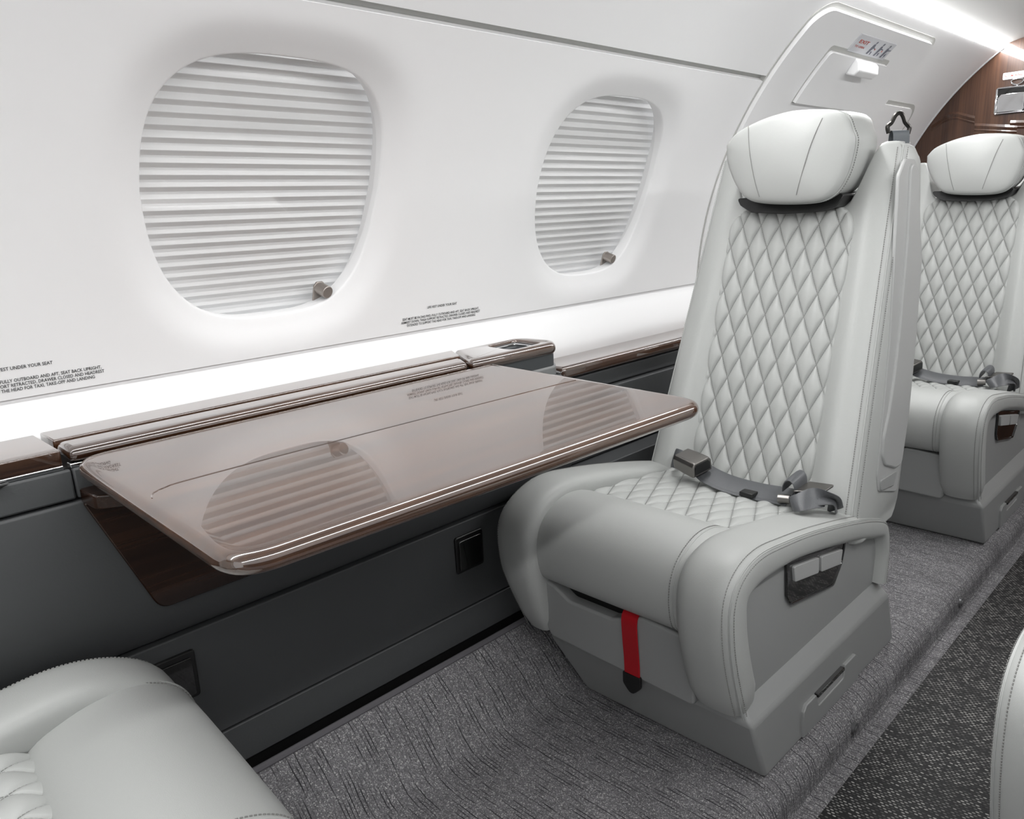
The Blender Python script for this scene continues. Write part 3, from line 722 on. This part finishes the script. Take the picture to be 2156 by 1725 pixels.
text_obj('exit_text', [('EXIT', 2.156, 1.2428, .058, .0062), ('TO OPEN', 2.150, 1.2345, .058, .0036)], M['redink'], hp, plq, PO)
fv = []
for fx_, k in ((2.225, 0), (2.272, 1), (2.316, 2)):
    def pl(pts): fv.append(([hp(fx_ + u * .0145, 1.2285 + v * .0115) for u, v in pts], [tuple(range(len(pts)))]))
    pl([(-.25, 1.75), (.15, 1.8), (.3, 2.05), (.0, 2.2), (-.3, 2.05)])
    pl([(-.7, .55), (.0, .45), (.45, 1.25), (.1, 1.75), (-.5, 1.6)])
    pl([(.0, 1.35), (1.1 + .2 * k, 1.0 + .25 * k), (1.1 + .2 * k, .85 + .25 * k), (.0, 1.1)])
    pl([(-.9, -.05), (-.2, -.05), (.05, .5), (-.65, .6)])
    pl([(.2, .45), (.9, .5 + .2 * k), (1.0, -.05 + .2 * k), (.6, -.1), (.5, .25)])
mk('figures', *join(*fv), M['greyink'], parent=plq, org=PO, smooth=False)
mk('arrows', *join(*[([hp(fx_ + u * .0145, 1.2285 + v * .0115) for u, v in ((1.15, .75), (1.45, .8), (1.3, 1.1), (1.05, 1.05))], [(0, 1, 2, 3)]) for fx_ in (2.225, 2.272)]), M['redink'], parent=plq, org=PO, smooth=False)
# sidewall panel corner right of the hatch
rp = slab(hx1 - .07, 2.895, T0, 37.1, .055, -.005, .012); rq = slab(hx1 - .09, 2.915, T0, 38.0, .07, -.0008, .012)
tag(mk('trim_3', *rp, M['liner'], bevel=(.004, 3, 50)), kind='structure'); tag(mk('trim_4', *rq, M['slot']), kind='structure')
# cove light, ceiling
led = empty('cove_light', (1, .8, 1.31)); LO = (1, .8, 1.31)
tag(led, 'long white glowing light strip along the ceiling edge', 'light')
mk('diffuser', *loft([[cyl(x, t, d) for t, d in ((T3 - .1, .003), (T3 + .1, -.001), (T3 + .7, -.0025), (T4 - .3, -.001), (T4 + .2, .005))] for x in (XA, XB)], False, False), M['led'], parent=led, org=LO)
mk('housing', *loft([[cyl(x, t, d) for t, d in ((T3 - .2, .004), (T3, .02), (T4, .022), (T4 + .3, .006))] for x in (XA, XB)], False, False), M['liner'], parent=led, org=LO)
M['led2'] = emis('cove_light_dimmed', (1, 1, 1), 34)
l2 = copy_tree(led); l2.location = (1, 2 * CY - .8, 1.31); l2.scale = (1, -1, 1)
df = [c for c in bpy.data.objects if c.parent == l2 and c.name.startswith('diffuser')][0]; df.data = df.data.copy(); df.data.materials[0] = M['led2']
l2['label'] = 'matching glowing light strip on the opposite ceiling edge across the aisle'
yt, zt = cyl(0, T4 + .2)[1:]
cpf = [(yt + .004, zt + .001), (yt - .03, zt + .010), (.60, zt + .030), (CY, zt + .05), (2 * CY - .60, zt + .03), (2 * CY - yt + .03, zt + .010), (2 * CY - yt - .004, zt + .001)]
tag(mk('ceiling', *loft([[(x, p[0], p[1]) for p in catmull(cpf, 30)] for x in (XA, XB + .02)], False, False), M['ceiling']), kind='structure')
# bulkhead
bpts = [cyl(XB, t, .02)[1:] for t in np.linspace(-8, 90, 40)] + [(2 * CY - y, z) for y, z in reversed([cyl(XB, t, .02)[1:] for t in np.linspace(-8, 89, 40)])]
bpts = [p for p in bpts] + [(2 * CY - 1.1, -.08), (1.1, -.08)]
bpts = [p if p[1] < zt + .06 else (p[0], zt + .06) for p in bpts]
bulk = mk('wall_far', *prism(bpts, lambda y, z, d: (d, y, z), XB, XB + .03), M['wood_bulk'], smooth=False); tag(bulk, kind='structure')
arc = [cyl(XB - .003, t, .0) for t in np.linspace(0, 54.5, 60)]
tag(mk('trim_5', *tube(arc, .004, 8), M['trimline']), kind='structure')
# carved steps in the veneer
def relief(pts, w=.010, h=.0035):
    secs = []
    for y, z in pts: secs.append([(XB + .001, y, z + w + .010), (XB - h, y, z + w), (XB - .0006, y, z), (XB - h * .7, y, z - .003), (XB + .001, y, z - .012)])
    return loft(secs)
for pts in ([(.985, 1.080), (.945, 1.106), (.925, 1.112), (.905, 1.111), (.862, 1.094), (.850, 1.090)], [(.848, 1.066), (.82, 1.062), (.77, 1.054), (.72, 1.047)], [(.742, 1.064), (.70, 1.060), (.66, 1.052)]):
    mk('carved_step', *relief(pts), M['wood_bulk'], parent=bulk, sharp=20)
# fittings on the bulkhead
sg = empty('no_smoking_sign', (XB, .747, 1.222)); SO = tuple(sg.location)
tag(sg, 'small white NO SMOKING sign on the wood bulkhead', 'sign')
mk('plate', *prism(roundpoly([(.777, 1.2115), (.717, 1.2115), (.717, 1.2325), (.777, 1.2325)], .003, 3), lambda y, z, d: (d, y, z), XB, XB - .0025), M['placard'], parent=sg, org=SO)
text_obj('sign_text', [('NO SMOKING', .747, 1.2185, .050, .0075)], M['redink'], lambda u, z: (XB - .0031, 2 * .747 - u, z), sg, SO)
bxo = empty('pull_tray', (XB, .745, 1.145)); BO = tuple(bxo.location)
tag(bxo, 'square polished metal flap with frame on the wood bulkhead', 'metal flap')
fr = roundpoly([(.790, 1.106), (.702, 1.106), (.702, 1.186), (.790, 1.186)], .005, 4)
mk('frame', *tube([(XB - .003, y, z) for y, z in fr], .0035, 8, True), M['chrome'], parent=bxo, org=BO)
mk('recess', *prism(fr, lambda y, z, d: (d, y, z), XB - .0005, XB - .002), M['blackgloss'], parent=bxo, org=BO)
fl = roundpoly([(.784, 1.110), (.708, 1.110), (.708, 1.166), (.776, 1.166), (.784, 1.156)], .004, 3)
mk('flap', *prism(fl, lambda y, z, d: (d - .03 * (z - 1.11), y, z), XB - .002, XB - .006), M['chrome'], parent=bxo, org=BO, bevel=(.001, 2))
hk = [(XB - .005, .733 + .017 * math.cos(a) * (1 + .3 * math.sin(a)), 1.2005 + .009 * math.sin(a)) for a in np.linspace(0, 2 * PI, 24)[:-1]]
hko = mk('hook_ring', *tube(hk, .0022, 8, True), M['chrome']); tag(hko, 'small polished metal ring hook between sign and metal flap', 'hook')
# ------------------------------------------------------------------ lower side wall
lw = empty('wall_lower_left', (0, .97, .3), kind='structure'); WO = (0, .97, .3)
def strip(prof, x0, x1, y1=1.02, bev=.004):
    poly = list(prof) + [(y1, prof[-1][1]), (y1, prof[0][1])]
    V, F = loft([[(x, y, z) for y, z in poly] for x in (x0, x1)])
    return V, F
XE = 1.105
mk('kick_panel', *strip([(.962, .112), (.965, .170)], XA, 3.1, 1.06), M['darkwall'], parent=lw, org=WO, bevel=(.002, 2))
mk('mid_panel', *strip([(.965, .1725), (.968, .334)], XA, 3.1, 1.06), M['darkwall'], parent=lw, org=WO, bevel=(.002, 2))
up = [(.975, .337), (.966, .350), (.960, .372), (.959, .40), (.965, .46), (.978, .545)]
mk('upper_panel', *strip(up, XA, XE, 1.06), M['darkwall'], parent=lw, org=WO, bevel=(.003, 3))
mk('upper_panel', *strip([(1.015, .337), (1.010, .36), (1.010, .483)], XE + .002, 3.1, 1.06), M['darkwall'], parent=lw, org=WO, bevel=(.003, 3))
mk('top_panel', *strip([(.981, .548), (.984, .584)], XA, .238, 1.06), M['darkwall'], parent=lw, org=WO, bevel=(.0025, 2))
mk('top_panel', *strip([(.981, .548), (.984, .584)], .2395, .90, 1.06), M['darkwall'], parent=lw, org=WO, bevel=(.0025, 2))
mk('top_panel', *strip([(1.020, .486), (1.018, .519)], XE + .002, 3.1, 1.06), M['darkwall'], parent=lw, org=WO, bevel=(.0025, 2))
mk('wall_core', *join(box(XA, 3.1, 1.025, 1.098, .0, .5225), box(XA, .90, .99, 1.09, .12, .5855)), M['black'], parent=lw, org=WO)
mk('wall_shadow_gap', *box(XA, 3.1, .968, 1.0, .04, .115), M['black'], parent=lw, org=WO)
pul = roundpoly([(-.30, .586), (-.30, .566), (.10, .566), (.165, .582), (.175, .586)], [0, .02, .03, .02, 0], 5)
mk('pull_lip', *prism(pul, lambda x, z, d: (x, d, z), .985, .9785), M['black'], parent=lw, org=WO, bevel=(.001, 2))
# armrest ledge pieces
def plate(name, outline, z0, z1, mat, label=None, cat=None, group=None, rad=.009, parent=None, org=(0, 0, 0), seg=5):
    V, F = prism(outline, lambda x, y, d: (x, y, d), z0, z1)
    o = mk(name, V, F, mat, parent=parent, org=org, bevel=(rad, seg, 40)); return tag(o, label, cat, group)
zt_, zb_ = .608, .5885
lg = empty('armrest_ledge', (-.5, 1.05, .6)); tag(lg, 'dark glossy veneer ledge piece at the left edge of the photo', 'ledge', 'veneer ledges'); GO = tuple(lg.location)
plate('top_cap', roundpoly([(XA, .988), (.232, .988), (.232, 1.099), (XA, 1.099)], [.002, .003, .003, .002], 3), zb_, zt_, M['wood'], parent=lg, org=GO, rad=.006)
mk('chrome_strip', *box(XA, .232, .9875, 1.0, .5845, .5895), M['chrome'], parent=lg, org=GO, bevel=(.001, 2))
lg = empty('armrest_ledge', (.55, 1.05, .6)); tag(lg, 'long dark veneer ledge with hinged lid directly behind the table', 'ledge', 'veneer ledges'); GO = tuple(lg.location)
plate('top_cap', [(.239, 1.043), (.901, 1.043), (.931, 1.100), (.239, 1.100)], zb_, zt_ + .001, M['wood'], parent=lg, org=GO, rad=.002, seg=3)
plate('lid', [(.239, .985), (.868, .985), (.8985, 1.0385), (.239, 1.0385)], zb_ + .001, zt_, M['wood'], parent=lg, org=GO, rad=.0092)
mk('chrome_strip', *box(.239, .87, .9875, 1.0, .5845, .5895), M['chrome'], parent=lg, org=GO, bevel=(.001, 2))
# cup holder piece with a square well
ch = empty('cup_holder', (1.0, 1.03, .6)); tag(ch, 'dark veneer cup holder block at the end of the ledge', 'cup holder'); GO = tuple(ch.location)
outl = roundpoly([(.873, .985), (1.095, .985), (1.122, 1.012), (1.116, 1.085), (1.092, 1.1035), (.936, 1.100)], [.002, .03, .03, .03, .02, .002], 6)
def resample(poly, n, c):
    out = []
    for k in range(n):
        a = 2 * PI * k / n; d = Vector((math.cos(a), math.sin(a))); best = None
        for i in range(len(poly)):
            p = Vector(poly[i]) - c; q = Vector(poly[(i + 1) % len(poly)]) - c; e = q - p; den = d[0] * e[1] - d[1] * e[0]
            if abs(den) < 1e-12: continue
            t = (p[0] * e[1] - p[1] * e[0]) / den; s = (p[0] * d[1] - p[1] * d[0]) / den
            if t > 0 and -1e-6 <= s <= 1 + 1e-6 and (best is None or t > best): best = t
        out.append(tuple(c + d * best))
    return out
cc = Vector((1.038, 1.046)); A = resample(outl, 120, cc); B = resample(roundpoly([(.993, 1.002), (1.084, 1.010), (1.086, 1.088), (.997, 1.078)], .016, 6), 120, cc)
def ringz(P, z, s=1., d=0.): return [(cc[0] + (p[0] - cc[0]) * s, cc[1] + (p[1] - cc[1]) * s, z) for p in P]
def inset(P, d, z):
    out = []
    for i in range(len(P)):
        a = Vector(P[i - 2]); b = Vector(P[(i + 2) % len(P)]); t = (b - a).normalized(); nn = Vector((t[1], -t[0])); p = Vector(P[i])
        if nn.dot(p - cc) < 0: nn = -nn
        q = p - nn * d; out.append((q[0], q[1], z))
    return out
secs = [inset(A, .02, zb_ - .002), inset(A, .008, zb_ - .002)] + [inset(A, .011 * (1 - math.cos(a)), .5975 + .0115 * math.sin(a)) for a in np.linspace(-PI / 2, PI / 2, 11)] + [inset(A, .013, zt_ + .001), inset(B, -.002, zt_ + .001), inset(B, .0, zt_ + .0004), inset(B, .0015, zt_ - .001), inset(B, .002, zt_ - .006)]
mk('top_cap', *loft(secs, True, False), M['wood'], parent=ch, org=GO, sharp=60)
mk('well', *loft([inset(B, .0015, .6035), inset(B, .005, .6025), inset(B, .006, .596), inset(B, .009, .594), inset(B, .012, .566), ringz(B, .563, .5), ringz(B, .563, .05)], True, False), M['cup'], parent=ch, org=GO, sharp=50)
mk('well_rim', *tube(inset(B, .0055, .6005), .0016, 8, True), M['chrome'], parent=ch, org=GO)
blk = roundpoly([(.905, .991), (1.10, .991), (1.13, 1.02), (1.124, 1.0995), (.905, 1.0995)], [0, .025, .025, .01, 0], 5)
mk('block', *prism(blk, lambda x, y, d: (x, y, d), .5235, .563), plain('grey_armrest_block', (.19, .195, .195), .45), parent=ch, org=GO, bevel=(.004, 3))
blk2 = [p for p in inset(resample(blk, 80, cc), .004, 0)]
mk('block_wall', *loft([[(p[0], p[1], z) for p in blk2] for z in (.56, .5865)], True, False), M['cup'], parent=ch, org=GO)
lg = empty('armrest_ledge', (2., 1.05, .53)); tag(lg, 'low dark veneer ledge between cup holder and seat backrest', 'ledge', 'veneer ledges'); GO = tuple(lg.location)
plate('top_cap', [(1.142, 1.009), (3.08, 1.009), (3.08, 1.103), (1.132, 1.103)], .523, .549, M['wood'], parent=lg, org=GO, rad=.010)
mk('chrome_strip', *tube([(1.137, 1.013, .538), (1.131, 1.05, .545)], .003, 8), M['chrome'], parent=lg, org=GO)
# ------------------------------------------------------------------ table
tb = empty('folding_table', (.55, .94, .57)); tag(tb, 'glossy dark wood folding table unfolded below the large window', 'table'); TO = tuple(tb.location)
xl0, xl1 = .233, .227
ztab = .600
def bull(outline, z0, z1, r):
    """bullnosed slab: outline shrinks towards top and bottom by a rounded edge"""
    n = len(outline); c = Vector((sum(p[0] for p in outline) / n, sum(p[1] for p in outline) / n))
    def off(d):
        out = []
        for i in range(n):
            a = Vector(outline[i - 1]); p = Vector(outline[i]); b = Vector(outline[(i + 1) % n]); t = (b - a).normalized(); nn = Vector((t[1], -t[0]))
            if nn.dot(p - c) < 0: nn = -nn
            out.append(p - nn * d)
        return out
    secs = []; h = (z1 - z0) / 2; zm = (z0 + z1) / 2
    for k in range(13):
        a = -PI / 2 + PI * k / 12
        secs.append([(p[0], p[1], zm + h * math.sin(a)) for p in off(r * (1 - math.cos(a)))])
    secs.insert(0, [(p[0], p[1], z0) for p in off(r * 1.6)]); secs.append([(p[0], p[1], z1) for p in off(r * 1.6)])
    return loft(secs)
SEAM = .775
def dens(poly, m=.03):
    out = []
    for i in range(len(poly)):
        a = Vector(poly[i]); b = Vector(poly[(i + 1) % len(poly)]); k = max(1, int((b - a).length / m))
        if (b - a).length < 1e-5: continue
        for s in range(k): out.append(tuple(a.lerp(b, s / k)))
    return out
full = roundpoly([(.2365, .978), (.2265, .546), (.888, .527), (.918, .978)], [.045, .045, .045, .015], 10)
mk('tabletop', *bull(dens(full), ztab - .021, ztab, .011), M['wood'], parent=tb, org=TO, sharp=60)
sm = catmull([(.246, .752), (.2475, .757), (.254, .768), (.272, .776), (.296, .7785), (.46, .776), (.80, .7635), (.885, .758)], 80)
mk('hinge_seam', *tube([(p[0], p[1], ztab - .0002) for p in sm], .0009, 6), M['wood'], parent=tb, org=TO)
sup = roundpoly([(.241, .980), (.244, .935), (.30, .90), (.84, .90), (.90, .980)], [.004, .012, .01, .02, .004], 4)
mk('support_arm', *prism(sup, lambda x, y, d: (x, y, d), .543, .560), M['wood_panel'], parent=tb, org=TO, bevel=(.003, 3))
pn = roundpoly([(.240, .545), (.300, .388), (.92, .388), (.975, .545)], [.004, .020, .020, .004], 5)
mk('pocket_panel', *prism(pn, lambda x, z, d: (x, d + .10 * (z - .392), z), .960, .9525), M['wood_panel'], parent=tb, org=TO, bevel=(.0015, 2))
# outlets
for x0, lab in ((.795, 'small square black outlet cover on dark side wall beside the seat'), (.272, 'square black outlet cover on dark side wall behind the bottom left seat')):
    oc = empty('outlet_cover', (x0 + .03, .96, .275)); tag(oc, lab, 'outlet cover', 'outlet covers'); OO = tuple(oc.location)
    mk('frame', *prism(roundpoly([(x0, .243), (x0 + .064, .243), (x0 + .064, .311), (x0, .311)], .005, 3), lambda x, z, d: (x, d, z), .972, .963), M['black'], parent=oc, org=OO, bevel=(.0015, 2))
    mk('flap', *prism(roundpoly([(x0 + .006, .248), (x0 + .058, .248), (x0 + .058, .303), (x0 + .006, .303)], .003, 3), lambda x, z, d: (x, d, z), .9655, .9605), M['blackgloss'], parent=oc, org=OO, bevel=(.001, 2))
# ------------------------------------------------------------------ floor
ZR = -.065
fp = [(.940, .104), (.930, .098), (.905, .078), (.875, .050), (.855, .026), (.838, .010), (.815, .002), (.78, .0), (.70, 0), (.60, 0), (.50, 0), (.468, -.001), (.450, -.006), (.436, -.017), (.429, -.032), (.4275, -.052), (.426, ZR + .004), (.422, ZR + .002), (.4195, ZR + .003), (.404, ZR + .003), (.400, ZR + .0015), (.398, ZR - .004)]
fc = []; acc = []
for i in range(len(fp) - 1):
    for s in range(4): fc.append(tuple(Vector(fp[i]).lerp(Vector(fp[i + 1]), s / 4)))
fc.append(fp[-1])
arcl = [0]
for a, b in zip(fc, fc[1:]): arcl.append(arcl[-1] + math.hypot(b[0] - a[0], b[1] - a[1]))
xs = np.linspace(XA, XB, 12)
V, F = loft([[(x, p[0], p[1]) for p in fc] for x in xs], False, False)
uv = [(x, a) for x in xs for a in arcl]
tag(mk('floor', V, F, M['carpet'], uvs=uv, sharp=70), kind='structure')
V2 = [(x, .585 - y, z) for x, y, z in V]
tag(mk('floor', V2, F, M['carpet'], uvs=uv, sharp=70), kind='structure')
tag(mk('trim_6', *tube([(x, .941, .105) for x in np.linspace(XA, XB, 20)], .0055, 8), M['binding']), kind='structure')
rn = mk('aisle_runner', *box(XA, XB, .187, .4015, ZR - .006, ZR), M['weave'], smooth=False); tag(rn, 'black and silver woven vinyl runner in the sunken aisle', 'aisle runner')
tag(mk('floor_base', *box(XA, XB, -.8, 1.1, -.10, ZR - .006), M['black'], smooth=False), kind='structure')
for x, z, lab in ((1.213, -.036, 'round metal carpet stud on the step beside the nearest seat base'), (1.805, -.040, 'round metal carpet stud on the step between the two seats')):
    st = mk('carpet_stud', *join(tube([(x, .431, z), (x, .4255, z), (x, .4245, z)], .0105, 20), tube([(x, .4245, z), (x, .4225, z)], .006, 16)), plain('stud_grey', (.16, .16, .165), .4, .6)); tag(st, lab, 'carpet stud', 'carpet studs')
# ------------------------------------------------------------------ far side of the cabin (seen only in reflections and from other places)
V, F = patch(XA, XB, -6, T3, 30, 20, .004)
tag(mk('wall_right', [(x, 2 * CY - y, z) for x, y, z in V], F, M['liner']), kind='structure')
tag(mk('wall_lower_right', *box(XA, XB, -.56, -.40, 0, .655), M['darkwall']), kind='structure')

# ================================================================== light, camera
w = bpy.data.worlds.new('World'); SC.world = w; w.use_nodes = True
bg = w.node_tree.nodes['Background']; bg.inputs[0].default_value = (.98, .99, 1, 1); bg.inputs[1].default_value = 1.0
cam = bpy.data.cameras.new('Camera'); co = bpy.data.objects.new('Camera', cam); COL.objects.link(co); SC.camera = co
vx = np.array((2765., 375.)) - (1078, 862.5); vy = np.array((-590., 530.)) - (1078, 862.5); f = math.sqrt(-(vx @ vy))
X = np.array([*vx, f]); X /= np.linalg.norm(X); Y = np.array([*vy, f]); Y /= np.linalg.norm(Y); Zv = np.cross(X, Y); Zv = -Zv if Zv[1] > 0 else Zv
Rm = np.stack([X, Y, Zv])
co.matrix_world = Matrix(((Rm[0, 0], -Rm[0, 1], -Rm[0, 2], 0), (Rm[1, 0], -Rm[1, 1], -Rm[1, 2], 0), (Rm[2, 0], -Rm[2, 1], -Rm[2, 2], .85), (0, 0, 0, 1)))
cam.sensor_fit = 'HORIZONTAL'; cam.sensor_width = 36; cam.lens = f / 2156 * 36; cam.clip_start = .02
SC.view_settings.view_transform = 'Standard'; SC.view_settings.look = 'None'; SC.view_settings.gamma = 1; SC.view_settings.use_curve_mapping = False
SC.view_settings.exposure = .20
SC.cycles.use_denoising = True; SC.cycles.max_bounces = 10; SC.cycles.diffuse_bounces = 6; SC.cycles.glossy_bounces = 5; SC.cycles.caustics_reflective = False; SC.cycles.caustics_refractive = False
